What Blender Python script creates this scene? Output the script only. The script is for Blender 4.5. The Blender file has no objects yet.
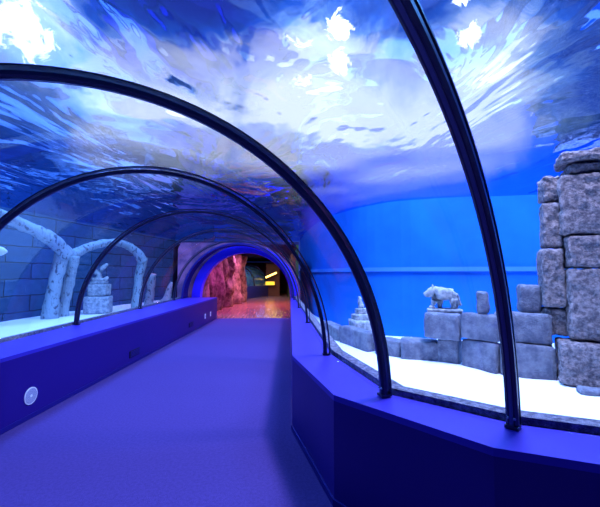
import bpy, bmesh, math, random
from mathutils import Vector, Matrix, noise
PI = math.pi
sc = bpy.context.scene
col = sc.collection
random.seed(7)

# ------------------------------------------------------------------ helpers
def tag(o, label=None, cat=None, group=None, kind=None):
    if label: o['label'] = label
    if cat: o['category'] = cat
    if group: o['group'] = group
    if cat and not kind: kind = 'thing'
    if kind: o['kind'] = kind
    return o

def obj(name, bm, m, parent=None, smooth=False, loc=None, rotz=0.0):
    me = bpy.data.meshes.new(name)
    bmesh.ops.recalc_face_normals(bm, faces=bm.faces[:])
    bm.to_mesh(me); bm.free()
    if smooth:
        for p in me.polygons: p.use_smooth = True
    o = bpy.data.objects.new(name, me)
    for mm in (m if isinstance(m, (list, tuple)) else [m]): me.materials.append(mm)
    col.objects.link(o)
    if parent: o.parent = parent
    if loc is not None: o.location = loc
    if rotz: o.rotation_euler = (0, 0, rotz)
    return o

def empty(name, loc, rotz=0.0):
    o = bpy.data.objects.new(name, None); col.objects.link(o)
    o.location = loc; o.rotation_euler = (0, 0, rotz); o.empty_display_size = .1
    return o

def add_box(bm, c, s, M=None):
    r = bmesh.ops.create_cube(bm, size=1)
    vs = r['verts']
    for v in vs:
        v.co = Vector((v.co.x*s[0]+c[0], v.co.y*s[1]+c[1], v.co.z*s[2]+c[2]))
        if M: v.co = M @ v.co
    return vs

def add_prism(bm, pts, z0, z1):
    lo = [bm.verts.new((p[0], p[1], z0)) for p in pts]
    hi = [bm.verts.new((p[0], p[1], z1)) for p in pts]
    n = len(pts)
    for i in range(n):
        bm.faces.new((lo[i], lo[(i+1) % n], hi[(i+1) % n], hi[i]))
    a = bm.faces.new(hi); b = bm.faces.new(lo[::-1])
    bmesh.ops.triangulate(bm, faces=[a, b])

def add_grid(bm, pts, closed_u=False):
    """pts[i][j] -> quads"""
    V = [[bm.verts.new(p) for p in row] for row in pts]
    n = len(V)
    for i in range(n if closed_u else n-1):
        a, b = V[i], V[(i+1) % n]
        for j in range(len(a)-1):
            bm.faces.new((a[j], a[j+1], b[j+1], b[j]))
    return V

def add_cyl(bm, c, r, h, axis='Z', seg=24, r2=None):
    q = bmesh.ops.create_cone(bm, cap_ends=True, segments=seg, radius1=r, radius2=r if r2 is None else r2, depth=h)
    M = {'Z': Matrix.Identity(4), 'X': Matrix.Rotation(PI/2, 4, 'Y'), 'Y': Matrix.Rotation(PI/2, 4, 'X')}[axis]
    for v in q['verts']: v.co = (M @ v.co) + Vector(c)
    return q['verts']

def rounded_rough(bm, size, r=.04, rough=.012, seed=0, cuts=9, freq=6.0, warp=.02):
    """stone block standing on z=0, centred in x,y"""
    sx, sy, sz = size
    q = bmesh.ops.create_cube(bm, size=1)
    bmesh.ops.subdivide_edges(bm, edges=bm.edges[:], cuts=cuts, use_grid_fill=True)
    off = Vector((seed*3.7, seed*1.3, seed*5.1))
    for v in bm.verts:
        p = Vector((v.co.x*sx, v.co.y*sy, v.co.z*sz))
        inn = Vector((max(-sx/2+r, min(sx/2-r, p.x)), max(-sy/2+r, min(sy/2-r, p.y)), max(-sz/2+r, min(sz/2-r, p.z))))
        d = p-inn
        n = d.normalized() if d.length > 1e-6 else Vector((0, 0, 1))
        if d.length > 1e-6: p = inn+n*r
        w = noise.noise_vector(p*2.2+off)*warp
        f = noise.fractal(p*freq+off, 1.0, 2.0, 3)
        p = p+w+n*f*rough
        v.co = p+Vector((0, 0, sz/2))

def lerp_path(ctrl, n):
    """Catmull-Rom through (x,y,z,r)"""
    P = [Vector((*c[:3], )) for c in ctrl]; Rr = [c[3] for c in ctrl]; out = []; rr = []
    m = len(P)-1
    for k in range(n+1):
        f = k/n*m; i = min(int(f), m-1); t = f-i
        p0, p1, p2, p3 = P[max(0, i-1)], P[i], P[i+1], P[min(m, i+2)]
        out.append(.5*((2*p1)+(p2-p0)*t+(2*p0-5*p1+4*p2-p3)*t*t+(3*p1-p0-3*p2+p3)*t**3)); rr.append(Rr[i]*(1-t)+Rr[i+1]*t)
    return out, rr

# ------------------------------------------------------------------ materials
def newmat(name):
    m = bpy.data.materials.new(name); m.use_nodes = True
    nt = m.node_tree; nt.nodes.clear()
    out = nt.nodes.new('ShaderNodeOutputMaterial')
    return m, nt, out

def N(nt, t, **kw):
    n = nt.nodes.new(t)
    for k, v in kw.items():
        if k in n.inputs: n.inputs[k].default_value = v
        else: setattr(n, k, v)
    return n

def paint(name, rgb, rough=.5, spec=.4, bump=0.0, scale=40, var=.0, metal=0.0, c2=None, vscale=3.0):
    m, nt, out = newmat(name)
    b = N(nt, 'ShaderNodeBsdfPrincipled', Roughness=rough, Metallic=metal)
    b.inputs['Base Color'].default_value = (*rgb, 1)
    b.inputs['Specular IOR Level'].default_value = spec
    tc = N(nt, 'ShaderNodeTexCoord')
    if var or c2:
        no = N(nt, 'ShaderNodeTexNoise', Scale=vscale, Detail=5.0, Roughness=.6)
        nt.links.new(tc.outputs['Object'], no.inputs['Vector'])
        mx = N(nt, 'ShaderNodeMix', data_type='RGBA')
        mx.inputs['A'].default_value = (*rgb, 1) if not c2 else (*rgb, 1)
        cc = c2 if c2 else tuple(max(0, x*(1-var)) for x in rgb)
        mx.inputs[7].default_value = (*cc, 1); mx.inputs[6].default_value = (*rgb, 1)
        cr = N(nt, 'ShaderNodeMapRange'); cr.inputs[1].default_value = .38; cr.inputs[2].default_value = .62
        nt.links.new(no.outputs[0], cr.inputs[0]); nt.links.new(cr.outputs[0], mx.inputs[0])
        nt.links.new(mx.outputs[2], b.inputs['Base Color'])
    if bump:
        n2 = N(nt, 'ShaderNodeTexNoise', Scale=scale, Detail=6.0, Roughness=.65)
        nt.links.new(tc.outputs['Object'], n2.inputs['Vector'])
        bp = N(nt, 'ShaderNodeBump', Strength=bump, Distance=.02 if bump < .75 else .05)
        nt.links.new(n2.outputs[0], bp.inputs['Height']); nt.links.new(bp.outputs[0], b.inputs['Normal'])
    nt.links.new(b.outputs[0], out.inputs[0])
    return m

def emit(name, rgb, s):
    m, nt, out = newmat(name)
    e = N(nt, 'ShaderNodeEmission', Strength=s); e.inputs[0].default_value = (*rgb, 1)
    nt.links.new(e.outputs[0], out.inputs[0]); return m

M = {}
M['wall_paint'] = paint('blue_wall_paint', (.016, .004, .15), .45, .3, bump=.05, scale=60)
M['ledge_paint'] = paint('blue_ledge_paint', (.038, .022, .34), .42, .3)
M['portal_paint'] = paint('portal_paint', (.05, .02, .9), .5, .3)
M['sleeve_paint'] = paint('sleeve_paint', (.01, .005, .14), .5, .3)
M['carpet'] = paint('blue_carpet', (.078, .044, .195), .95, .05, bump=.5, scale=160, var=.18, vscale=45)
M['rib'] = paint('black_rib_paint', (.012, .012, .035), .38, .5)
M['rib_strip'] = paint('rib_grey_strip', (.045, .05, .12), .3, .6)
M['steel'] = paint('bolt_steel', (.25, .25, .35), .3, .6, metal=.8)
M['sill'] = paint('gravelly_sill', (.3, .28, .34), .9, .1, bump=.8, scale=50, c2=(.12, .11, .15), vscale=24)
M['sand'] = paint('white_sand', (.86, .87, .88), .95, .05, bump=.35, scale=9)
M['stone'] = paint('grey_stone', (.27, .29, .34), .9, .1, bump=.9, scale=34, c2=(.15, .16, .22), vscale=7)
M['stone_near'] = paint('warm_grey_stone', (.46, .40, .40), .9, .12, bump=1.0, scale=48, c2=(.17, .15, .17), vscale=22)
M['statue'] = paint('pale_statue_stone', (.52, .54, .55), .9, .1, bump=.6, scale=40, c2=(.22, .25, .28), vscale=12)
M['pale_stone'] = paint('pale_plinth_stone', (.46, .49, .52), .9, .1, bump=.8, scale=30, c2=(.2, .24, .29), vscale=10)
M['tank_wall'] = paint('blue_tank_wall', (.012, .17, .68), .9, .05, var=.2, vscale=.7)
M['dark'] = paint('dark_plastic', (.01, .008, .03), .6, .3)
M['white_plastic'] = paint('white_plastic', (.75, .75, .82), .5, .4)
M['grille_grey'] = paint('grille_grey', (.42, .42, .55), .6, .4, c2=(.2, .2, .32), vscale=120)
M['fish'] = paint('silver_fish', (.6, .66, .7), .4, .5)
M['lamp_case'] = paint('black_lamp_case', (.02, .02, .02), .5, .4)
M['lamp_lens'] = emit('lamp_lens', (.85, .92, 1), 30)

# coral: pale with dark pits
def coral_mat():
    m, nt, out = newmat('speckled_coral')
    b = N(nt, 'ShaderNodeBsdfPrincipled', Roughness=.9)
    tc = N(nt, 'ShaderNodeTexCoord')
    mp = N(nt, 'ShaderNodeMapping'); mp.inputs['Scale'].default_value = (1, 1, .5)
    no = N(nt, 'ShaderNodeTexNoise', Scale=11.0, Detail=3.0, Roughness=.65)
    cr = N(nt, 'ShaderNodeValToRGB')
    cr.color_ramp.elements[0].position = .36; cr.color_ramp.elements[0].color = (.07, .09, .14, 1)
    cr.color_ramp.elements[1].position = .46; cr.color_ramp.elements[1].color = (.27, .36, .43, 1)
    bp = N(nt, 'ShaderNodeBump', Strength=.8, Distance=.05)
    nt.links.new(tc.outputs['Object'], mp.inputs[0]); nt.links.new(mp.outputs[0], no.inputs['Vector'])
    nt.links.new(no.outputs[0], cr.inputs[0]); nt.links.new(cr.outputs[0], b.inputs['Base Color'])
    nt.links.new(no.outputs[0], bp.inputs['Height']); nt.links.new(bp.outputs[0], b.inputs['Normal'])
    nt.links.new(b.outputs[0], out.inputs[0]); return m
M['coral'] = coral_mat()

def brick_mat(name, c1, c2, mortar, bw=1.5, rh=.46):
    m, nt, out = newmat(name)
    b = N(nt, 'ShaderNodeBsdfPrincipled', Roughness=.9)
    uv = N(nt, 'ShaderNodeUVMap')
    br = N(nt, 'ShaderNodeTexBrick', Scale=1.0)
    br.inputs['Color1'].default_value = (*c1, 1); br.inputs['Color2'].default_value = (*c2, 1)
    br.inputs['Mortar'].default_value = (*mortar, 1)
    br.inputs['Mortar Size'].default_value = .018; br.inputs['Mortar Smooth'].default_value = .6
    br.inputs['Brick Width'].default_value = bw; br.inputs['Row Height'].default_value = rh
    no = N(nt, 'ShaderNodeTexNoise', Scale=3.0, Detail=6.0)
    dv = N(nt, 'ShaderNodeVectorMath', operation='MULTIPLY_ADD')
    dv.inputs[1].default_value = (.06, .06, 0)
    nt.links.new(uv.outputs[0], no.inputs['Vector'])
    nt.links.new(no.outputs[1], dv.inputs[0]); nt.links.new(uv.outputs[0], dv.inputs[2])
    nt.links.new(dv.outputs[0], br.inputs['Vector'])
    mx = N(nt, 'ShaderNodeMix', data_type='RGBA', blend_type='MULTIPLY')
    mx.inputs[0].default_value = .6
    n2 = N(nt, 'ShaderNodeTexNoise', Scale=5.0, Detail=6.0)
    nt.links.new(uv.outputs[0], n2.inputs['Vector'])
    nt.links.new(br.outputs[0], mx.inputs[6]); nt.links.new(n2.outputs[0], mx.inputs[7])
    nt.links.new(mx.outputs[2], b.inputs['Base Color'])
    bp = N(nt, 'ShaderNodeBump', Strength=.8, Distance=.04, invert=True)
    nt.links.new(br.outputs[1], bp.inputs['Height']); nt.links.new(bp.outputs[0], b.inputs['Normal'])
    nt.links.new(b.outputs[0], out.inputs[0]); return m
M['brick'] = brick_mat('blue_grey_stone_courses', (.03, .12, .27), (.02, .085, .20), (.003, .01, .025))

# acrylic: clear with a weak mirror film
def acrylic_mat():
    m, nt, out = newmat('clear_acrylic')
    t = N(nt, 'ShaderNodeBsdfTransparent'); t.inputs[0].default_value = (.95, .965, .985, 1)
    g = N(nt, 'ShaderNodeBsdfGlossy', Roughness=.03)
    fr = N(nt, 'ShaderNodeLayerWeight', Blend=.22)
    mu = N(nt, 'ShaderNodeMath', operation='MULTIPLY'); mu.inputs[1].default_value = .10
    mx = N(nt, 'ShaderNodeMixShader')
    nt.links.new(fr.outputs['Fresnel'], mu.inputs[0]); nt.links.new(mu.outputs[0], mx.inputs[0])
    nt.links.new(t.outputs[0], mx.inputs[1]); nt.links.new(g.outputs[0], mx.inputs[2])
    nt.links.new(mx.outputs[0], out.inputs[0]); return m
M['acrylic'] = acrylic_mat()

# water surface seen from below: mirror at grazing view, window towards the sky at steep view
def water_mat():
    m, nt, out = newmat('water_surface')
    tc = N(nt, 'ShaderNodeTexCoord')
    mp = N(nt, 'ShaderNodeMapping'); mp.inputs['Scale'].default_value = (1, .55, 1); mp.inputs['Rotation'].default_value = (0, 0, .5)
    n1 = N(nt, 'ShaderNodeTexNoise', Scale=.75, Detail=3.5, Roughness=.5, Distortion=.5)
    nt.links.new(tc.outputs['Object'], mp.inputs[0]); nt.links.new(mp.outputs[0], n1.inputs['Vector'])
    bp = N(nt, 'ShaderNodeBump', Strength=1.0, Distance=.25)
    nt.links.new(n1.outputs[0], bp.inputs['Height'])
    fr = N(nt, 'ShaderNodeFresnel', IOR=1.2)
    nt.links.new(bp.outputs[0], fr.inputs['Normal'])
    t = N(nt, 'ShaderNodeBsdfTransparent'); t.inputs[0].default_value = (.9, .95, 1, 1)
    r = N(nt, 'ShaderNodeBsdfRefraction', IOR=1.06, Roughness=0.0)
    nt.links.new(bp.outputs[0], r.inputs['Normal'])
    g = N(nt, 'ShaderNodeBsdfGlossy', Roughness=.04); g.inputs[0].default_value = (.30, .52, 1, 1)
    nt.links.new(bp.outputs[0], g.inputs['Normal'])
    m1 = N(nt, 'ShaderNodeMixShader'); m1.inputs[0].default_value = .5
    nt.links.new(t.outputs[0], m1.inputs[1]); nt.links.new(r.outputs[0], m1.inputs[2])
    cl = N(nt, 'ShaderNodeMapRange'); cl.inputs[3].default_value = .05; cl.inputs[4].default_value = .52
    nt.links.new(fr.outputs[0], cl.inputs[0])
    m2 = N(nt, 'ShaderNodeMixShader')
    lw = N(nt, 'ShaderNodeLayerWeight', Blend=.5)
    gz = N(nt, 'ShaderNodeMapRange', interpolation_type='SMOOTHSTEP')
    gz.inputs[1].default_value = .55; gz.inputs[2].default_value = .80; gz.inputs[3].default_value = 0; gz.inputs[4].default_value = .97
    mxm = N(nt, 'ShaderNodeMath', operation='MAXIMUM')
    nt.links.new(lw.outputs['Facing'], gz.inputs[0]); nt.links.new(gz.outputs[0], mxm.inputs[0]); nt.links.new(cl.outputs[0], mxm.inputs[1])
    nt.links.new(mxm.outputs[0], m2.inputs[0]); nt.links.new(m1.outputs[0], m2.inputs[1]); nt.links.new(g.outputs[0], m2.inputs[2])
    nt.links.new(m2.outputs[0], out.inputs[0]); return m
M['water'] = water_mat()

# ------------------------------------------------------------------ camera
cam_d = bpy.data.cameras.new('camera'); cam = bpy.data.objects.new('camera', cam_d); col.objects.link(cam)
cam.location = (0, 0, 1.5); cam.rotation_euler = (math.radians(90+3.427), 0, math.radians(-3.474))
cam_d.sensor_width = 36; cam_d.lens = 340*36/600; cam_d.clip_start = .02
sc.camera = cam

# ------------------------------------------------------------------ tunnel layout
H0 = .712; R = 1.795; ZS = 3.27
RIBS = [  # centre x, y, angle of the rib plane
    (2.50, -.75, 1.35), (.94, -.11, 1.10), (-.141, .545, .723), (-1.06, 1.78, .248),
    (-1.337, 3.363, 0), (-1.337, 5.543, 0), (-1.337, 7.961, 0), (-1.337, 10.448, 0), (-1.337, 11.75, 0)]
def arc_pt(rib, phi, rad, shift=0.0):
    cx, cy, al = rib
    u = (-math.cos(al), -math.sin(al)); t = (math.sin(al), -math.cos(al))
    k = -math.cos(phi)*rad
    return Vector((cx+u[0]*k+t[0]*shift, cy+u[1]*k+t[1]*shift, H0+rad*math.sin(phi)))

def sweep_arc(bm, rib, prof, n=64):
    """prof: closed list of (shift along tunnel, radius)"""
    pts = [[arc_pt(rib, PI*i/n, rr, sh) for sh, rr in prof+prof[:1]] for i in range(n+1)]
    V = add_grid(bm, pts)
    bm.faces.new(V[0][:-1]); bm.faces.new(V[-1][:-1][::-1])
    bmesh.ops.remove_doubles(bm, verts=bm.verts[:], dist=1e-5)

rib_labels = {
    2: 'widest and nearest black rib, its top out of the picture',
    3: 'second black rib from the viewer, sweeping down to the right ledge',
    4: 'third black rib from the viewer, a thinner full arch starting at the left picture edge',
    5: 'fourth black rib, its left foot beside the two-block statue in the left tank',
    6: 'fifth black rib, its left foot in front of the far coral arch leg',
    7: 'farthest thin black rib, just in front of the dark blue collar of the portal'}
for i in range(2, 8):
    rb = RIBS[i]
    root = empty('tunnel_rib', (0, 0, 0))
    tag(root, rib_labels[i], 'rib', 'black ribs carrying the acrylic tunnel')
    w = .029 if i < 4 else .025
    p = [(-w, R-.012), (-w*.6, R-.022), (w*.6, R-.022), (w, R-.012), (w, R+.008), (-w, R+.008)]
    bm = bmesh.new(); sweep_arc(bm, rb, p); obj('rib_bar', bm, M['rib'], root)
    bm = bmesh.new(); sweep_arc(bm, rb, [(-w*.3, R-.026), (w*.3, R-.026), (w*.3, R-.021), (-w*.3, R-.021)])
    obj('cover_strip', bm, M['rib_strip'], root)
    bm = bmesh.new(); sweep_arc(bm, rb, [(-w, R+.032), (w, R+.032), (w, R+.042), (-w, R+.042)])
    obj('outer_strip', bm, M['rib'], root)
    for s in (0, PI):
        bm = bmesh.new()
        q = arc_pt(rb, s, R-.002)
        Mx = Matrix.Translation((q.x, q.y, H0+.006)) @ Matrix.Rotation(rb[2], 4, 'Z')
        add_box(bm, (0, 0, 0), (.06, w*2.2, .016), Mx)
        fp = obj('foot_plate', bm, M['rib'], root)
        for sh in (-.5, .5):
            bm = bmesh.new()
            c = arc_pt(rb, s, R-.026, 0) + Vector((0, 0, .05))
            t = Vector((math.sin(rb[2]), -math.cos(rb[2]), 0))
            c += t*sh*w
            r = bmesh.ops.create_uvsphere(bm, u_segments=10, v_segments=6, radius=.007)
            for v in r['verts']: v.co += c
            obj('bolt', bm, M['steel'], fp)

# acrylic panels between ribs
for i in range(len(RIBS)-1):
    a, b = RIBS[i], RIBS[i+1]
    bm = bmesh.new(); n = 56
    rows = []
    for k in range(n+1):
        ph = PI*k/n
        pa0, pb0, pa1, pb1 = arc_pt(a, ph, R+.01), arc_pt(b, ph, R+.01), arc_pt(a, ph, R+.03), arc_pt(b, ph, R+.03)
        g = .004
        d0 = (pb0-pa0)*g; d1 = (pb1-pa1)*g
        rows.append([pa0+d0, pb0-d0, pb1-d1, pa1+d1, pa0+d0])
    V = add_grid(bm, rows)
    bm.faces.new(V[0][:-1]); bm.faces.new(V[-1][:-1][::-1])
    bmesh.ops.remove_doubles(bm, verts=bm.verts[:], dist=1e-5)
    o = obj('window_%d' % (i+1), bm, M['acrylic'], smooth=False)
    me = o.data
    for p_ in me.polygons: p_.use_smooth = len(p_.vertices) == 4
    tag(o, kind='structure')

# ledges and low walls
LF = [(-2.1, 11.75), (-2.6, 3.4), (-2.17, 1.5), (-1.04, -.24), (.4, -1.2), (2.24, -1.95)]
LB = [(-3.18, 11.75), (-3.2, 3.36), (-2.86, 1.32), (-1.53, -.69), (.10, -1.77), (2.09, -2.56)]
RF = [(.385, 11.75), (.13, 3.37), (.36, 2.27), (.98, 1.55), (1.34, 1.39), (1.9, 1.12), (2.86, .78)]
RB = [(.50, 11.75), (.52, 3.38), (.74, 2.25), (1.25, 1.78), (1.79, 1.53), (2.95, 1.04)]
def strip(front, back, z0, z1, nm, mt):
    bm = bmesh.new(); add_prism(bm, front+back[::-1], z0, z1)
    return tag(obj(nm, bm, mt), kind='structure')
strip(LF, LB, 0, .668, 'wall_left', M['wall_paint'])
strip(RF, RB, 0, .668, 'wall_right', M['wall_paint'])
strip(LF, LB, .668, .706, 'trim_1', M['ledge_paint'])
strip(RF, RB, .668, .706, 'trim_2', M['ledge_paint'])
# gravelly sill outside the glass
def offset_line(line, d):
    out = []
    for i, p in enumerate(line):
        a = Vector(line[max(0, i-1)]); b = Vector(line[min(len(line)-1, i+1)])
        t = (b-a).normalized(); out.append((p[0]+t.y*d, p[1]-t.x*d))
    return out
def sill(line, d, nm):
    o1 = offset_line(line, d)
    bm = bmesh.new(); add_prism(bm, line+o1[::-1], 0.0, .745)
    return tag(obj(nm, bm, M['sill']), kind='structure')
sill(offset_line(RB, -.01), -.10, 'trim_3')
sill(offset_line(LB, .01), .06, 'trim_4')

# skirting strips
for nm, F, s in (('baseboard_left', LF, -1), ('baseboard_right', RF, 1)):
    A = offset_line(F, 0); B = offset_line(F, .012*s)
    bm = bmesh.new(); add_prism(bm, A+B[::-1], .002, .05)
    tag(obj(nm, bm, M['sleeve_paint']), kind='structure')

# carpet
bm = bmesh.new(); add_prism(bm, [(-3.1, 11.7), (.45, 11.7), (.45, 3.3), (3, .9), (4, -3.2), (-3.1, -3.2)], -.06, 0)
tag(obj('floor', bm, M['carpet']), kind='structure')

# portal: end wall ring with a deep dark sleeve
PX, PZ = -1.15, .69
def arc_ring(bm, cx, cz, r0, r1, y0, y1, n=56, legs=0.0):
    ang = [PI*i/n for i in range(n+1)]
    def P(r, a, y): return (cx+r*math.cos(a), y, cz+r*math.sin(a))
    rows = []
    if legs:
        rows.append([(cx+r0, y0, cz-legs), (cx+r1, y0, cz-legs), (cx+r1, y1, cz-legs), (cx+r0, y1, cz-legs), (cx+r0, y0, cz-legs)])
    for a in ang:
        rows.append([P(r0, a, y0), P(r1, a, y0), P(r1, a, y1), P(r0, a, y1), P(r0, a, y0)])
    if legs:
        rows.append([(cx-r0, y0, cz-legs), (cx-r1, y0, cz-legs), (cx-r1, y1, cz-legs), (cx-r0, y1, cz-legs), (cx-r0, y0, cz-legs)])
    V = add_grid(bm, rows)
    bm.faces.new(V[0][:-1]); bm.faces.new(V[-1][:-1][::-1])
    bmesh.ops.remove_doubles(bm, verts=bm.verts[:], dist=1e-5)
bm = bmesh.new(); arc_ring(bm, PX, PZ, 1.535, 1.81, 11.78, 12.15)
tag(obj('trim_5', bm, M['portal_paint'], smooth=False), kind='structure')
bm = bmesh.new(); arc_ring(bm, -1.337, H0, 1.74, 1.80, 11.15, 11.74)
tag(obj('trim_6', bm, M['sleeve_paint']), kind='structure')
# wall around the portal (tank side), a plate with the arch opening
bm = bmesh.new()
n = 40
pts_in = [(PX+1.80*math.cos(PI*i/n), PZ+1.80*math.sin(PI*i/n)) for i in range(n+1)]
pts_out = []
for i in range(n+1):
    c, s = math.cos(PI*i/n), math.sin(PI*i/n)
    k = 1.88 if c > 0 else min(2.3/abs(c) if abs(c) > 1e-6 else 9e9, 1.88/s if s > 1e-6 else 9e9)
    pts_out.append((PX+k*c, PZ+k*s))
rows = [[(a[0], 11.8, a[1]), (b[0], 11.8, b[1]), (b[0], 12.1, b[1]), (a[0], 12.1, a[1]), (a[0], 11.8, a[1])] for a, b in zip(pts_in, pts_out)]
V = add_grid(bm, rows); bm.faces.new(V[0][:-1]); bm.faces.new(V[-1][:-1][::-1])
for x0, x1 in ((PX-2.3, PX-1.8), (PX+1.8, PX+1.88)):
    add_box(bm, ((x0+x1)/2, 11.95, PZ/2), (x1-x0, .3, PZ))
tag(obj('wall_portal', bm, paint('plum_stone_wall', (.30, .10, .20), .85, .1, bump=.6, scale=9, c2=(.12, .05, .12), vscale=2.5)), kind='structure')

# fittings on the left wall
def on_left_wall(y, z):
    a, b = Vector((*LF[1], 0)), Vector((*LF[0], 0))
    f = (y-a.y)/(b.y-a.y); p = a.lerp(b, f); p.z = z
    return p
ang_l = math.atan2(LF[0][1]-LF[1][1], LF[0][0]-LF[1][0])   # wall direction
def wall_empty(nm, y, z):
    return empty(nm, on_left_wall(y, z), ang_l-PI/2)        # local +x points to the walkway
sp = tag(wall_empty('wall_speaker', 3.78, .235), 'round white speaker grille set in the left blue wall', 'speaker')
bm = bmesh.new(); add_cyl(bm, (.003, 0, 0), .086, .008, 'X', 40); obj('rim', bm, M['white_plastic'], sp)
bm = bmesh.new(); add_cyl(bm, (.007, 0, 0), .076, .004, 'X', 40); gr = obj('grille', bm, M['grille_grey'], sp)
bm = bmesh.new(); add_cyl(bm, (.009, 0, 0), .014, .003, 'X', 20); obj('badge', bm, M['white_plastic'], gr)
for y, lb in ((6.0, 'dark vent slot low on the left blue wall, nearer of two'), (9.0, 'dark vent slot low on the left blue wall, farther of two')):
    v = tag(wall_empty('wall_vent', y, .17 if y < 8 else .2), lb, 'vent', 'dark vents on the left wall')
    bm = bmesh.new(); add_box(bm, (.004, 0, 0), (.012, .34, .11)); obj('frame', bm, M['dark'], v)
    bm = bmesh.new()
    for k in range(4): add_box(bm, (.012, 0, -.036+.024*k), (.01, .30, .01))
    obj('louvre', bm, M['sleeve_paint'], v)
for y, lb in ((10.3, 'small white socket plate near the end of the left wall, first of two'), (10.9, 'small white socket plate beside the portal, last on the left wall')):
    v = tag(wall_empty('socket_plate', y, .25), lb, 'socket', 'white socket plates on the left wall')
    bm = bmesh.new(); add_box(bm, (.004, 0, 0), (.012, .09, .14)); obj('plate', bm, M['white_plastic'], v)
    bm = bmesh.new(); add_box(bm, (.011, 0, 0), (.006, .03, .05)); obj('socket', bm, M['grille_grey'], v)

# ------------------------------------------------------------------ tanks
def height_noise(x, y, s=1.0): return noise.fractal(Vector((x*.6, y*.6, 3.1)), 1, 2, 3)*.05*s
def sand_sheet(nm, outline_fn, z, nx, ny, lbl):
    bm = bmesh.new()
    rows = []
    for i in range(nx+1):
        row = []
        for j in range(ny+1):
            x, y = outline_fn(i/nx, j/ny); row.append((x, y, z+height_noise(x, y)))
        rows.append(row)
    add_grid(bm, rows)
    return tag(obj(nm, bm, M['sand'], smooth=True), lbl, None, None, 'structure')
def right_sand(u, v):
    y = -1+v*19
    # inner edge follows the tunnel, outer edge the back wall
    if y > 3.4: x0 = .6
    elif y > 1.8: x0 = .6+(3.4-y)*.42
    else: x0 = 1.28+(1.8-y)*2.0
    return x0+(8.5-x0)*u, y
sand_r = sand_sheet('floor_tank_right', right_sand, 0, 40, 60, 'white sand bed of the right tank')
def left_sand(u, v):
    y = -1+v*19.5
    x1 = -3.3 if y > 3 else -3.3+(3-y)*.35
    return -9+(x1+9)*u, y
sand_l = sand_sheet('floor_tank_left', left_sand, .25, 40, 50, 'white sand bed of the left tank')

def wall_strip(nm, pts, z0, z1, mt, th=.25, n_sub=1):
    """vertical wall along polyline with uv in metres; thickness away from the tank"""
    bm = bmesh.new(); uvl = bm.loops.layers.uv.new('UVMap')
    s = 0
    back = offset_line(pts, -th)
    for i in range(len(pts)-1):
        a, b = pts[i], pts[i+1]; L = math.dist(a, b)
        vs = [bm.verts.new(p) for p in ((*a, z0), (*b, z0), (*b, z1), (*a, z1))]
        f = bm.faces.new(vs)
        for l, uv in zip(f.loops, ((s, z0), (s+L, z0), (s+L, z1), (s, z1))): l[uvl].uv = uv
        c, d = back[i], back[i+1]
        ws = [bm.verts.new(p) for p in ((*c, z0), (*d, z0), (*d, z1), (*c, z1))]
        bm.faces.new(ws[::-1])
        bm.faces.new((vs[3], vs[2], ws[2], ws[3]))
        s += L
    me = bpy.data.meshes.new(nm); bm.to_mesh(me); bm.free()
    o = bpy.data.objects.new(nm, me); me.materials.append(mt); col.objects.link(o)
    return tag(o, kind='structure')
wall_strip('wall_tank_left', [(-9.0, -1.5), (-8.0, 6.0), (-7.35, 9.6), (-5.4, 18.0)], 0, ZS+.05, M['brick'])
wall_strip('wall_tank_far', [(-5.4, 18.0), (-3.45, 18.0)], 0, ZS+.05, M['brick'])
RW = [(1.1, 18), (1.2, 13), (1.75, 9.7), (2.85, 8.1), (4.4, 7.5), (6.0, 7.1), (7.8, 6.2), (8.7, 4.2), (8.8, -1)]
def smooth_line(P, n):
    p, r = lerp_path([(x, y, 0, 0) for x, y in P], n); return [(q.x, q.y) for q in p]
RW = smooth_line(RW, 60)
wall_strip('wall_tank_right', RW, -.1, ZS+.05, M['tank_wall'])
LG = offset_line(RW, .06)
bm = bmesh.new(); add_prism(bm, LG+offset_line(RW, -.02)[::-1], 1.56, 1.66)
tag(obj('trim_7', bm, paint('pale_blue_ledge', (.06, .25, .7), .9, .05)), kind='structure')
# hall side walls bordering the tanks
wall_strip('wall_hall_left', [(-3.45, 12.1), (-3.45, 30)], 0, 2.55, paint('dark_plum', (.06, .02, .07), .8))
# water surface with real swell
bm = bmesh.new(); rows = []
nx, ny = 90, 100
for i in range(nx+1):
    row = []
    for j in range(ny+1):
        x, y = -9.2+18.2*i/nx, -2.5+20.8*j/ny
        h = noise.fractal(Vector((x*.55, y*.4, 9.1)), 1, 2, 3)*.035
        row.append((x, y, ZS+h))
    rows.append(row)
add_grid(bm, rows)
ws = obj('water_surface', bm, M['water'], smooth=True)
tag(ws, 'rippling water surface over the tunnel, with white and blue reflections', 'water', None, 'stuff')

# ------------------------------------------------------------------ stones of the right tank
def block(nm, lbl, base, size, rz, seed, mt='stone', cat='stone block', group=None, r=.04, rough=.014, cuts=9, freq=7.0, z=0.0, warp=.02):
    bm = bmesh.new(); rounded_rough(bm, size, r, rough, seed, cuts, freq, warp)
    o = obj(nm, bm, M[mt], None, True, (base[0], base[1], z), rz)
    return tag(o, lbl, cat, group)
def wall_block(p, q, z0, h, depth, seed, lbl, group, **kw):
    """block whose front bottom edge runs from p to q (left to right seen from the tunnel)"""
    P, Q = Vector(p), Vector(q); d = Q-P; L = d.length; a = math.atan2(d.y, d.x)
    nrm = Vector((-d.y, d.x)).normalized()
    c = (P+Q)/2+nrm*depth/2
    return block('stone_block', lbl, c, (L-.012, depth, h), a, seed, group=group, z=z0, **kw)
G1 = 'stone blocks of the ruined wall'
wall_block((1.08, 8.9), (1.28, 7.55), -.05, .34, .25, 1, 'farthest low stone block of the ruined wall, just left of the second rib', G1)
wall_block((1.30, 7.45), (1.70, 6.52), -.05, .42, .25, 2, 'long low stone block under the small far statue, behind the second rib', G1)
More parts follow.
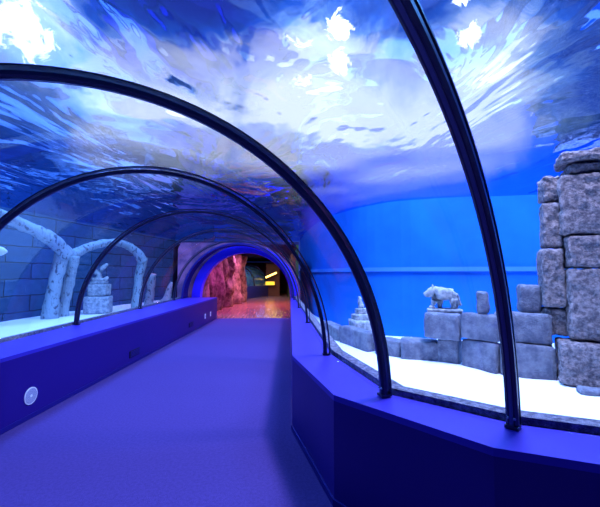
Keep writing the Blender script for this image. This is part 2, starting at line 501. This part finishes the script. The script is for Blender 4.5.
wall_block((1.80, 6.45), (2.18, 6.08), -.05, .34, .3, 3, 'pale low stone block just right of the second rib', G1)
wall_block((2.15, 6.02), (2.77, 5.79), -.05, .37, .4, 4, 'low stone block left of the wall below the lion', G1)
wall_block((2.71, 5.80), (2.96, 5.55), -.05, .43, .3, 5, 'lower course block directly below the lion', G1)
wall_block((2.98, 5.53), (3.24, 4.99), -.05, .49, .22, 6, 'lower course block partly behind the nearest rib', G1)
wall_block((3.30, 4.98), (3.90, 4.63), -.05, .52, .25, 7, 'lower course block between the nearest rib and the pillar', G1)
wall_block((2.48, 5.80), (2.93, 5.44), .40, .43, .45, 8, 'upper course block carrying the lion statue', G1)
wall_block((2.95, 5.44), (3.29, 5.01), .46, .40, .22, 9, 'upper course block behind the nearest rib', G1)
wall_block((3.29, 5.03), (3.92, 4.69), .47, .44, .3, 10, 'upper course block between the nearest rib and the pillar', G1)
block('stone_block', 'small upright stone on the wall beside the nearest rib', (3.27, 5.33), (.17, .28, .36), -.6, 11, group='upright stones on the ruined wall', z=.86)
block('stone_block', 'upright stone on the wall against the pillar', (3.90, 5.12), (.28, .3, .43), -.5, 12, group='upright stones on the ruined wall', z=.90)

# pillar
G2 = 'stone blocks of the right pillar'
def pil(lbl, base, size, rz, z, seed, **kw):
    return block('pillar_block', lbl, base, size, rz, seed, 'stone_near', 'stone block', G2, r=kw.pop('r', .035), rough=.022, cuts=22, freq=11, z=z, warp=.015)
PR = -.55
PC = Vector((4.40, 4.58))
def ploc(u, v):
    c, n = math.cos(PR), math.sin(PR)
    return (PC.x+c*u-n*v, PC.y+n*u+c*v)
pil('bottom block of the pillar, standing on the sand at the right edge', ploc(-.10, -.15), (.66, .58, .56), PR-.03, .01, 21)
pil('tall middle block of the pillar, above its bottom block', ploc(0, 0), (.58, .60, .96), PR, .60, 22)
pil('short block of the pillar, upon its tall middle block', ploc(0, .02), (.56, .58, .43), PR+.05, 1.59, 23)
pil('rough bright block of the pillar, below the thin slabs', ploc(-.02, .03), (.60, .58, .84), PR-.05, 2.05, 24)
pil('thin slab near the top of the pillar', ploc(.04, .05), (.54, .54, .12), PR+.1, 2.93, 25)
pil('topmost thin slab of the pillar, touching the water surface', ploc(.01, .0), (.64, .62, .13), PR-.02, 3.09, 26)
pil('block projecting left of the pillar at mid height', ploc(-.435, .10), (.27, .45, .84), PR, 1.02, 27)
pil('low block on the left side of the pillar, above the bottom block', ploc(-.42, .14), (.26, .4, .38), PR+.05, .61, 28)
pil('narrow upper block on the left side of the pillar', ploc(-.41, .14), (.22, .4, .66), PR, 1.90, 29)
pil('small topmost block on the left side of the pillar', ploc(-.41, .14), (.22, .36, .36), PR+.1, 2.60, 30)
block('rock', 'small dark rock on the sand at the foot of the pillar', (3.95, 4.12), (.34, .2, .09), -.4, 31, 'stone', 'rock', 'rocks at the foot of the pillar', r=.04, rough=.02, z=-.01)
block('rock', 'flat rock half under the bottom block, at the right edge', (4.28, 4.0), (.34, .22, .12), -.5, 32, 'stone', 'rock', 'rocks at the foot of the pillar', r=.04, rough=.02, z=-.01)

# skinned figure
def skinned(nm, verts, edges, radii, mt, parent=None, sub=2, loc=(0, 0, 0), rotz=0, rough=0.0, root=0, seed=0):
    me = bpy.data.meshes.new(nm); me.from_pydata(verts, edges, [])
    o = bpy.data.objects.new(nm, me); col.objects.link(o)
    m = o.modifiers.new('skin', 'SKIN'); m.use_smooth_shade = True; m.branch_smoothing = .3
    for i, r in enumerate(radii):
        sv = me.skin_vertices[0].data[i]
        sv.radius = (r, r) if not isinstance(r, tuple) else r
        sv.use_root = (i == root)
    s = o.modifiers.new('sub', 'SUBSURF'); s.levels = sub; s.render_levels = sub
    dg = bpy.context.evaluated_depsgraph_get()
    me2 = bpy.data.meshes.new_from_object(o.evaluated_get(dg))
    o.modifiers.clear(); o.data = me2
    bpy.data.meshes.remove(me)
    me2.name = nm; me2.materials.clear(); me2.materials.append(mt)
    if rough:
        for v in me2.vertices:
            v.co += v.normal*noise.fractal(v.co*16+Vector((seed, 0, 0)), 1, 2, 3)*rough
    for p in me2.polygons: p.use_smooth = True
    o.location = loc; o.rotation_euler = (0, 0, rotz)
    if parent: o.parent = parent
    return o

# lion: faces local -x, head lowered, one fore paw on a stone
def build_lion(loc, rz, k=1.0):
    root = tag(empty('lion_statue', loc, rz), 'pale stone lion statue walking left on top of the ruined wall', 'statue')
    V = [(.17, 0, .30), (.05, 0, .30), (-.08, 0, .315), (-.17, 0, .345), (-.25, 0, .335), (-.33, 0, .29), (-.39, 0, .265),   # 0-6 hip..muzzle
         (.19, .07, .22), (.215, .07, .13), (.235, .07, .06), (.205, .07, .02), (.165, .07, .012),   # rear leg near (hock back)
         (.17, -.07, .22), (.15, -.07, .13), (.18, -.07, .06), (.15, -.07, .02), (.11, -.07, .012),
         (-.10, .07, .22), (-.075, .07, .12), (-.085, .07, .03), (-.125, .07, .012),
         (-.13, -.07, .23), (-.20, -.07, .17), (-.215, -.07, .09), (-.255, -.07, .075),
         (.235, 0, .29), (.275, 0, .2), (.29, 0, .1), (.31, 0, .07)]
    E = [(0, 1), (1, 2), (2, 3), (3, 4), (4, 5), (5, 6), (0, 7), (7, 8), (8, 9), (9, 10), (10, 11), (0, 12), (12, 13), (13, 14), (14, 15), (15, 16),
         (2, 17), (17, 18), (18, 19), (19, 20), (2, 21), (21, 22), (22, 23), (23, 24), (0, 25), (25, 26), (26, 27), (27, 28)]
    Rr = [.125, .12, .14,   .145, .115, .075, .05, .095, .07, .05, .045, .04, .09, .07, .05, .045, .04, .09, .065, .05, .045, .085, .06, .05, .045, .03, .022, .022, .03]
    V = [tuple(c*k for c in v) for v in V]; Rr = [r*k for r in Rr]
    body = skinned('body', V, E, Rr, M['statue'], root, rough=.012, root=1, seed=3)
    body.location.z = .06*k
    for s in (-1, 1):
        bm = bmesh.new()
        r = bmesh.ops.create_uvsphere(bm, u_segments=10, v_segments=8, radius=.028*k)
        for v in r['verts']: v.co = Vector((v.co.x*.6, v.co.y, v.co.z*1.2))+Vector((-.215*k, s*.075*k, (.40+.06)*k))
        obj('ear', bm, M['statue'], body, True)
    bm = bmesh.new(); rounded_rough(bm, (.66*k, .32*k, .065*k), .02, .01, 5, 8, 9, .01); obj('base', bm, M['statue'], root, True)
    bm = bmesh.new(); rounded_rough(bm, (.11*k, .1*k, .08*k), .03, .012, 6, 5, 9, .01); obj('paw_stone', bm, M['statue'], root, True).location = (-.235*k, -.07*k, .05*k)
    return root
build_lion((2.90, 5.86, .835), math.atan2(-.30, .47)+.15, .86)

# small far statue: stepped cone with a tiny figure
fs = tag(empty('stepped_statue', (1.84, 7.6, .02)), 'small stepped stone statue, half hidden by the second rib', 'statue')
zz = 0
for i, (w, h) in enumerate(((.50, .46), (.38, .15), (.26, .13))):
    bm = bmesh.new(); rounded_rough(bm, (w, w, h), .025, .015, 40+i, 6, 8, .02); obj('tier', bm, M['statue'], fs, True).location = (0, 0, zz); zz += h*.95
skinned('figure', [(0, 0, 0), (0, 0, .1), (-.04, 0, .18), (-.02, 0, .25), (-.07, 0, .29)], [(0, 1), (1, 2), (2, 3), (3, 4)], [.08, .07, .05, .05, .03], M['statue'], fs, loc=(0, 0, zz-.02), rough=.01)

# left statue: two blocks and a broken swirl figure
block('statue_plinth', 'wide lower stone block under the broken statue in the left tank', (-5.74, 11.25), (.72, .6, .54), .25, 51, 'pale_stone', 'stone block', None, z=.25)
block('statue_plinth', 'upper stone block directly under the broken statue in the left tank', (-5.72, 11.25), (.54, .46, .38), .05, 52, 'pale_stone', 'stone block', None, z=.80)
bs = tag(empty('broken_statue', (-5.72, 11.2, 1.18)), 'broken pale stone figure on two blocks in the left tank', 'statue')
skinned('figure', [(-.22, 0, .12), (-.02, 0, .08), (.18, 0, .10), (.26, 0, .18), (.05, 0, .22), (-.12, 0, .30), (-.22, 0, .36), (.0, 0, .28), (.14, 0, .40), (.24, 0, .50), (.1, 0, .48)],
        [(0, 1), (1, 2), (2, 3), (1, 4), (4, 5), (5, 6), (4, 7), (7, 8), (8, 9), (8, 10)], [.05, .09, .07, .04, .08, .07, .04, .05, .06, .04, .07], M['pale_stone'], bs, rough=.012, root=1, seed=8).scale = (1.1, 1.1, 1.3)
bm = bmesh.new(); rounded_rough(bm, (.46, .3, .09), .03, .015, 53, 7, 8, .02); obj('base', bm, M['pale_stone'], bs, True)

# coral arches of the left tank
def tube_path(bm, pts, radii, seg=16, rough=.03, seed=0, flat=1.0):
    n = len(pts); rows = []
    for i in range(n):
        p = Vector(pts[i]); t = (Vector(pts[min(n-1, i+1)])-Vector(pts[max(0, i-1)])).normalized()
        s = Vector((1, .25, 0)); s = (s-t*s.dot(t)).normalized(); b = t.cross(s)
        row = []
        for k in range(seg+1):
            a = 2*PI*(k % seg)/seg
            d = s*math.cos(a)*flat+b*math.sin(a)
            q = p+d*radii[i]
            q += d*noise.fractal(q*4+Vector((seed, 0, 0)), 1, 2, 3)*rough
            row.append(q)
        rows.append(row)
    V = add_grid(bm, rows)
    bm.faces.new(V[0][:-1]); bm.faces.new(V[-1][:-1][::-1])
    bmesh.ops.remove_doubles(bm, verts=bm.verts[:], dist=1e-5)
def coral_part(nm, ctrl, parent, seed, n=26):
    bm = bmesh.new(); p, r = lerp_path(ctrl, n); tube_path(bm, p, r, 16, .035, seed)
    return obj(nm, bm, M['coral'], parent, True)
ca = tag(empty('coral_arch', (0, 0, 0)), 'nearer coral-crusted arch in the left tank, its right column beside another column', 'arch', 'coral-crusted arches')
coral_part('column', [(-6.37, 9.95, .24, .22), (-6.29, 9.9, .8, .17), (-6.13, 9.8, 1.5, .165), (-5.99, 9.75, 2.05, .18)], ca, 1)
coral_part('arch_span', [(-5.87, 9.78, 2.02, .2), (-5.97, 9.5, 2.28, .18), (-6.07, 9.1, 2.52, .155), (-6.32, 8.6, 2.72, .145), (-6.40, 8.0, 2.86, .14), (-6.35, 7.4, 2.86, .14), (-6.20, 6.8, 2.65, .14), (-6.00, 6.3, 2.3, .15)], ca, 2, 40)
coral_part('column', [(-6.00, 6.3, 2.32, .16), (-6.10, 6.3, 1.4, .16), (-6.25, 6.3, .24, .2)], ca, 3)
cb = tag(empty('coral_arch', (0, 0, 0)), 'farther coral-crusted arch in the left tank, behind the broken statue', 'arch', 'coral-crusted arches')
coral_part('column', [(-6.32, 10.45, .24, .17), (-6.24, 10.4, .8, .14), (-6.09, 10.35, 1.5, .14), (-5.96, 10.3, 2.03, .15)], cb, 4)
coral_part('arch_span', [(-6.07, 10.24, 2.02, .15), (-5.90, 10.6, 2.24, .13), (-5.62, 11.0, 2.44, .115), (-5.45, 11.5, 2.55, .11), (-5.26, 12.0, 2.5, .12), (-5.08, 12.4, 2.28, .14), (-4.93, 12.65, 1.95, .18)], cb, 5, 40)
coral_part('column', [(-4.95, 12.65, 2.02, .17), (-5.12, 12.78, 1.3, .14), (-5.28, 13.0, .24, .18)], cb, 6)
cp = tag(empty('coral_post', (0, 0, 0)), 'pale coral column close behind the far arch leg and the fifth rib', 'post')
coral_part('column', [(-5.16, 13.9, .24, .18), (-5.1, 13.9, .9, .15), (-5.0, 13.85, 1.5, .13)], cp, 7)
ck = tag(empty('coral_post', (0, 0, 0)), 'short pointed pale coral post between the last two ribs', 'post')
coral_part('stump', [(-5.2, 16.1, .22, .3), (-5.15, 16.1, .4, .16), (-5.05, 16.1, .8, .13), (-4.92, 16.1, 1.1, .1)], ck, 8)

# fish at the left edge of the picture
fr = tag(empty('fish', (-5.43, 6.9, 1.93), .1), 'pale silver fish swimming in from the left picture edge', 'fish')
skinned('body', [(.17, 0, 0), (.11, 0, .005), (.0, 0, .01), (-.14, 0, 0), (-.25, 0, 0)], [(0, 1), (1, 2), (2, 3), (3, 4)], [(.012, .015), (.035, .06), (.05, .10), (.03, .06), (.01, .02)], M['fish'], fr, root=2)
bm = bmesh.new()
v = [bm.verts.new(p) for p in ((-.24, .008, 0), (-.36, .004, .11), (-.32, .004, 0), (-.36, .004, -.11))]
w = [bm.verts.new((p.co.x, -p.co.y, p.co.z)) for p in v]
bm.faces.new(v); bm.faces.new(w[::-1])
for i in range(4): bm.faces.new((v[i], v[(i+1) % 4], w[(i+1) % 4], w[i]))
obj('tail_fin', bm, M['fish'], fr)
bm = bmesh.new()
v = [bm.verts.new(p) for p in ((.08, .006, .07), (-.04, .004, .15), (-.12, .004, .13), (-.14, .006, .06))]
w = [bm.verts.new((p.co.x, -p.co.y, p.co.z)) for p in v]
bm.faces.new(v); bm.faces.new(w[::-1])
for i in range(4): bm.faces.new((v[i], v[(i+1) % 4], w[(i+1) % 4], w[i]))
obj('dorsal_fin', bm, M['fish'], fr)

# ------------------------------------------------------------------ hall beyond the portal
def wood_mat():
    m, nt, out = newmat('glossy_wood_floor')
    b = N(nt, 'ShaderNodeBsdfPrincipled', Roughness=.22)
    tc = N(nt, 'ShaderNodeTexCoord')
    mp = N(nt, 'ShaderNodeMapping'); mp.inputs['Scale'].default_value = (7, .5, 1)
    no = N(nt, 'ShaderNodeTexNoise', Scale=2.0, Detail=4.0)
    cr = N(nt, 'ShaderNodeValToRGB')
    cr.color_ramp.elements[0].position = .3; cr.color_ramp.elements[0].color = (.25, .09, .09, 1)
    cr.color_ramp.elements[1].position = .7; cr.color_ramp.elements[1].color = (.42, .22, .18, 1)
    nt.links.new(tc.outputs['Object'], mp.inputs[0]); nt.links.new(mp.outputs[0], no.inputs['Vector'])
    nt.links.new(no.outputs[0], cr.inputs[0]); nt.links.new(cr.outputs[0], b.inputs['Base Color'])
    nt.links.new(b.outputs[0], out.inputs[0]); return m
M['wood'] = wood_mat()
M['hall_rock'] = paint('brown_cave_rock', (.40, .27, .22), .8, .2, bump=1.0, scale=14, c2=(.12, .06, .06), vscale=4)
M['plum'] = paint('dark_red_hall_wall', (.2, .05, .06), .8, .2)
M['olive'] = paint('dark_olive_wall', (.05, .07, .02), .8, .2)
bm = bmesh.new(); add_box(bm, (-1.3, 21.4, -.03), (4.3, 19.3, .06)); tag(obj('floor_hall', bm, M['wood']), kind='structure')
bm = bmesh.new(); add_box(bm, (-1.4, 21.2, 2.6), (4.2, 18.0, .1)); tag(obj('ceiling', bm, paint('dark_ceiling', (.02, .015, .06), .8, .1)), kind='structure')
bm = bmesh.new(); add_box(bm, (.64, 21.2, 1.27), (.1, 18.0, 2.54)); tag(obj('wall_hall_right', bm, M['olive']), kind='structure')
bm = bmesh.new(); add_box(bm, (-1.4, 30.3, 1.27), (4.2, .2, 2.54)); tag(obj('wall_hall_back', bm, M['plum']), kind='structure')
def rock_column(lbl, x, y, r, h, seed):
    bm = bmesh.new(); rows = []
    nz, na = 36, 28
    for i in range(nz+1):
        z = h*i/nz; row = []
        for k in range(na+1):
            a = 2*PI*(k % na)/na
            d = Vector((math.cos(a), math.sin(a), 0))
            q = Vector((x, y, z))+d*r
            f = noise.fractal(Vector((q.x*2.6, q.y*2.6, q.z*.8))+Vector((seed*2.3, 0, 0)), 1, 2, 4)
            q += d*f*r*.5
            row.append(q)
        rows.append(row)
    V = add_grid(bm, rows); bm.faces.new(V[0][:-1]); bm.faces.new(V[-1][:-1][::-1])
    bmesh.ops.remove_doubles(bm, verts=bm.verts[:], dist=1e-5)
    return tag(obj('rock_pillar', bm, M['hall_rock'], None, True), lbl, 'rock', 'cave rocks beyond the portal')
rock_column('cave rock just inside the portal on its left, beside a magenta glow', -2.95, 13.0, .38, 2.5, 1)
rock_column('tall cave rock second from the portal in the pink-lit row', -2.85, 14.4, .45, 2.5, 2)
rock_column('cave rock in the middle of the pink-lit row', -2.65, 15.9, .5, 2.5, 3)
rock_column('cave rock second from the dark tank base in the pink-lit row', -2.5, 17.5, .5, 2.5, 4)
rock_column('cave rock at the right end of the pink-lit row, next to the dark tank base', -2.3, 19.1, .5, 2.5, 5)
# second aquarium tunnel in the distance
st = tag(empty('distant_tunnel', (0, 0, 0)), 'small distant curved aquarium window on a dark base beyond the portal', 'aquarium')
bm = bmesh.new(); add_prism(bm, [(-2.25, 20.0), (-.75, 23.4), (-1.0, 23.5), (-3.3, 23.5), (-3.3, 20.0)], 0, .74); obj('base', bm, paint('dark_blue_base', (.03, .03, .16), .4), st)
bm = bmesh.new(); rows = []
for i in range(21):
    a = PI/2*i/20
    rows.append([(-2.35+1.5*f-(1-math.cos(a))*1.3, 20.1+3.3*f, .74+1.35*math.sin(a)) for f in (0, .25, .5, .75, 1)])
add_grid(bm, rows)
bmesh.ops.solidify(bm, geom=bm.faces[:], thickness=.05)
obj('curved_window', bm, paint('deep_blue_glazing', (.05, .12, .3), .12, .8, c2=(.16, .34, .34), vscale=2), st, True)
for f in (0, .5, 1):
    bm = bmesh.new()
    pts = [(-2.35+1.5*f-(1-math.cos(PI/2*i/20))*1.3+.03, 20.1+3.3*f, .74+1.37*math.sin(PI/2*i/20)) for i in range(21)]
    tube_path(bm, pts, [.045]*21, 8, 0); obj('rim', bm, M['rib'], st)
ls = tag(empty('light_strip', (-.55, 23.2, 1.42)), 'slanting bright yellow light strip beyond the portal', 'lamp')
Mx = Matrix.Rotation(-.42, 4, 'Y')
bm = bmesh.new(); add_box(bm, (0, 0, 0), (.86, .05, .15), Mx); obj('housing', bm, M['lamp_case'], ls)
bm = bmesh.new(); add_box(bm, (0, -.035, 0), (.80, .03, .11), Mx); obj('tube', bm, emit('yellow_glow', (1, .62, .12), 6), ls)
lp = tag(empty('lit_panel', (-.62, 23.3, .86)), 'square yellow lit panel under the slanting light strip', 'lamp')
bm = bmesh.new(); add_box(bm, (0, 0, 0), (.66, .06, .30)); obj('frame', bm, M['lamp_case'], lp)
bm = bmesh.new(); add_box(bm, (0, -.04, 0), (.60, .03, .24)); obj('panel', bm, emit('amber_glow', (1, .6, .05), 1.6), lp)
pt = tag(empty('wall_partition', (0, 0, 0)), 'reddish brown partition behind the yellow light strip', 'partition')
bm = bmesh.new(); add_box(bm, (-.45, 23.6, 1.1), (.95, .1, 2.2)); obj('panel', bm, paint('brown_board', (.2, .08, .03), .7), pt)
sg = tag(empty('uplight', (-2.42, 12.75, .0)), 'small magenta uplight at the foot of the cave rocks', 'lamp')
bm = bmesh.new(); add_cyl(bm, (0, 0, .05), .07, .1); obj('housing', bm, M['lamp_case'], sg)
bm = bmesh.new(); add_cyl(bm, (0, 0, .105), .055, .012); obj('lens', bm, emit('magenta_glow', (1, .08, .8), 25), sg)

# ------------------------------------------------------------------ lamps over the tanks
def area(nm, loc, power, rgb, size, rot=(0, 0, 0), shape='DISK', sy=None, spread=None):
    L = bpy.data.lights.new(nm, 'AREA'); L.energy = power; L.color = rgb; L.shape = shape; L.size = size
    if sy: L.size_y = sy
    if spread: L.spread = spread
    o = bpy.data.objects.new(nm, L); col.objects.link(o); o.location = loc; o.rotation_euler = rot
    return o
def spot_down(loc, aim, power, rgb, size):
    d = Vector(aim)-Vector(loc)
    o = area('tank_light', loc, power, rgb, size)
    o.rotation_euler = d.to_track_quat('-Z', 'Y').to_euler(); return o
spot_down((3.0, 3.6, 8.0), (3.6, 4.6, 0), 2300, (.60, .61, 1), 1.2)
spot_down((3.2, 6.0, 9.5), (3.2, 6.5, 0), 3600, (.24, .46, 1), 3.2)
spot_down((6.5, 5.0, 9.0), (6.2, 6.0, 0), 1500, (.10, .35, 1), 2.5)
spot_down((-4.5, 5.0, 9.0), (-5.6, 7.5, 0), 2700, (.14, .38, 1), 2.2)
spot_down((-4.2, 9.0, 11.0), (-5.0, 13, 0), 2700, (.16, .36, 1), 2.2)
# hall lamps
area('hall_light', (-1.5, 13.0, 2.5), 70, (1, .14, .95), .5)
area('hall_light', (-1.4, 16.2, 2.5), 110, (1, .26, .85), .5)
area('hall_light', (-1.0, 20.5, 2.5), 60, (.25, .35, 1), .5)  # added blue lamp so the distant tank window shows up
spot_down((-4.3, 13.5, 3.1), (-4.4, 16.5, .6), 40, (1, .12, .3), .4)  # added pink lamp in the left tank, imitates hall glow mirrored in the glass
area('hall_light', (-.2, 17.0, 2.5), 80, (1, .35, .1), .5)
area('hall_light', (-.1, 21.0, 2.5), 20, (.8, .8, .1), .4)

# ------------------------------------------------------------------ world: added blue sky, its painted bright patches standing in for light on the water
w = bpy.data.worlds.new('sky'); sc.world = w; w.use_nodes = True
nt = w.node_tree; nt.nodes.clear()
out = N(nt, 'ShaderNodeOutputWorld'); bg = N(nt, 'ShaderNodeBackground', Strength=1.0)
tc = N(nt, 'ShaderNodeTexCoord')
no = N(nt, 'ShaderNodeTexNoise', Scale=3.2, Detail=6.0, Roughness=.6, Distortion=.8)
nt.links.new(tc.outputs['Generated'], no.inputs['Vector'])
def math_n(op, a, b=None, clamp=False):
    n = N(nt, 'ShaderNodeMath', operation=op, use_clamp=clamp)
    for i, v in enumerate((a, b)):
        if v is None: continue
        if isinstance(v, (int, float)): n.inputs[i].default_value = v
        else: nt.links.new(v, n.inputs[i])
    return n.outputs[0]
acc = None
BLOBS = [((.17, .92, .32), 17, 1.7), ((.47, .83, .30), 40, .8), ((-.265, .906, .33), 22, 1.0), ((.56, .745, .36), 40, .7), ((-.526, .693, .493), 60, .8), ((-.431, .823, .369), 30, .65), ((.5, .7, .5), 60, .5), ((.335, .919, .206), 40, .4), ((-.303, .782, .545), 30, -.5), ((.50, .76, .42), 60, -.4)]  # hand-placed bright and dark patches of water light, painted into the sky
for d, k, a in BLOBS:
    dt = N(nt, 'ShaderNodeVectorMath', operation='DOT_PRODUCT'); dt.inputs[1].default_value = Vector(d).normalized()
    nt.links.new(tc.outputs['Generated'], dt.inputs[0])
    e = math_n('MULTIPLY', math_n('SUBTRACT', dt.outputs['Value'], 1.0), float(k)*2)
    e = math_n('MULTIPLY', math_n('EXPONENT', e), a)
    acc = e if acc is None else math_n('ADD', acc, e)
cl = math_n('ADD', math_n('MULTIPLY', math_n('SUBTRACT', no.outputs[0], .5), 1.9), acc)
sp_ = N(nt, 'ShaderNodeSeparateXYZ'); nt.links.new(tc.outputs['Generated'], sp_.inputs[0])
low = math_n('EXPONENT', math_n('MULTIPLY', sp_.outputs[2], -7.0))
cl = math_n('SUBTRACT', cl, math_n('MULTIPLY', low, 1.6))
# lamp glare painted into the sky, noise breaking it up like small waves
n2 = N(nt, 'ShaderNodeTexNoise', Scale=26.0, Detail=5.0, Roughness=.7, Distortion=.8)
nt.links.new(tc.outputs['Generated'], n2.inputs['Vector'])
gl = None
for d, k, a in (((-.526, .693, .493), 170, .95), ((.145, .80, .52), 700, .95), ((.43, .72, .54), 800, .95), ((.565, .74, .37), 900, .62), ((.06, .845, .49), 700, .62)):
    dt = N(nt, 'ShaderNodeVectorMath', operation='DOT_PRODUCT'); dt.inputs[1].default_value = Vector(d).normalized()
    nt.links.new(tc.outputs['Generated'], dt.inputs[0])
    e = math_n('MULTIPLY', math_n('EXPONENT', math_n('MULTIPLY', math_n('SUBTRACT', dt.outputs['Value'], 1.0), float(k)*2)), a)
    gl = e if gl is None else math_n('ADD', gl, e)
gl = math_n('ADD', gl, math_n('MULTIPLY', math_n('SUBTRACT', n2.outputs[0], .5), 2.0))
gm = N(nt, 'ShaderNodeMapRange', interpolation_type='SMOOTHSTEP'); gm.inputs[1].default_value = .55; gm.inputs[2].default_value = .75
nt.links.new(gl, gm.inputs[0])
mr = N(nt, 'ShaderNodeMapRange', interpolation_type='SMOOTHSTEP'); mr.inputs[1].default_value = -.1; mr.inputs[2].default_value = 1.0
nt.links.new(cl, mr.inputs[0])
cr = N(nt, 'ShaderNodeValToRGB'); e = cr.color_ramp.elements
e[0].position = 0; e[0].color = (.012, .03, .24, 1)
e[1].position = 1; e[1].color = (1.25, 1.4, 1.6, 1)
x = e.new(.35); x.color = (.02, .11, .62, 1)
x = e.new(.65); x.color = (.22, .42, .95, 1)
nt.links.new(mr.outputs[0], cr.inputs[0])
bg.inputs[1].default_value = 1.5
am = N(nt, 'ShaderNodeMix', data_type='RGBA', blend_type='ADD'); am.inputs[0].default_value = 1; am.clamp_result = False
gc = N(nt, 'ShaderNodeMix', data_type='RGBA'); gc.inputs[6].default_value = (0, 0, 0, 1); gc.inputs[7].default_value = (3, 3.2, 3.4, 1)
nt.links.new(gm.outputs[0], gc.inputs[0])
nt.links.new(cr.outputs[0], am.inputs[6]); nt.links.new(gc.outputs[2], am.inputs[7])
nt.links.new(am.outputs[2], bg.inputs[0]); nt.links.new(bg.outputs[0], out.inputs[0])

# ------------------------------------------------------------------ settings
vs = sc.view_settings
vs.view_transform = 'Standard'; vs.look = 'None'; vs.exposure = 0; vs.gamma = 1; vs.use_curve_mapping = False
cy = sc.cycles
cy.max_bounces = 10; cy.transparent_max_bounces = 32; cy.diffuse_bounces = 3; cy.glossy_bounces = 4; cy.transmission_bounces = 6
cy.caustics_reflective = False; cy.caustics_refractive = False; cy.sample_clamp_indirect = 6; cy.use_denoising = True
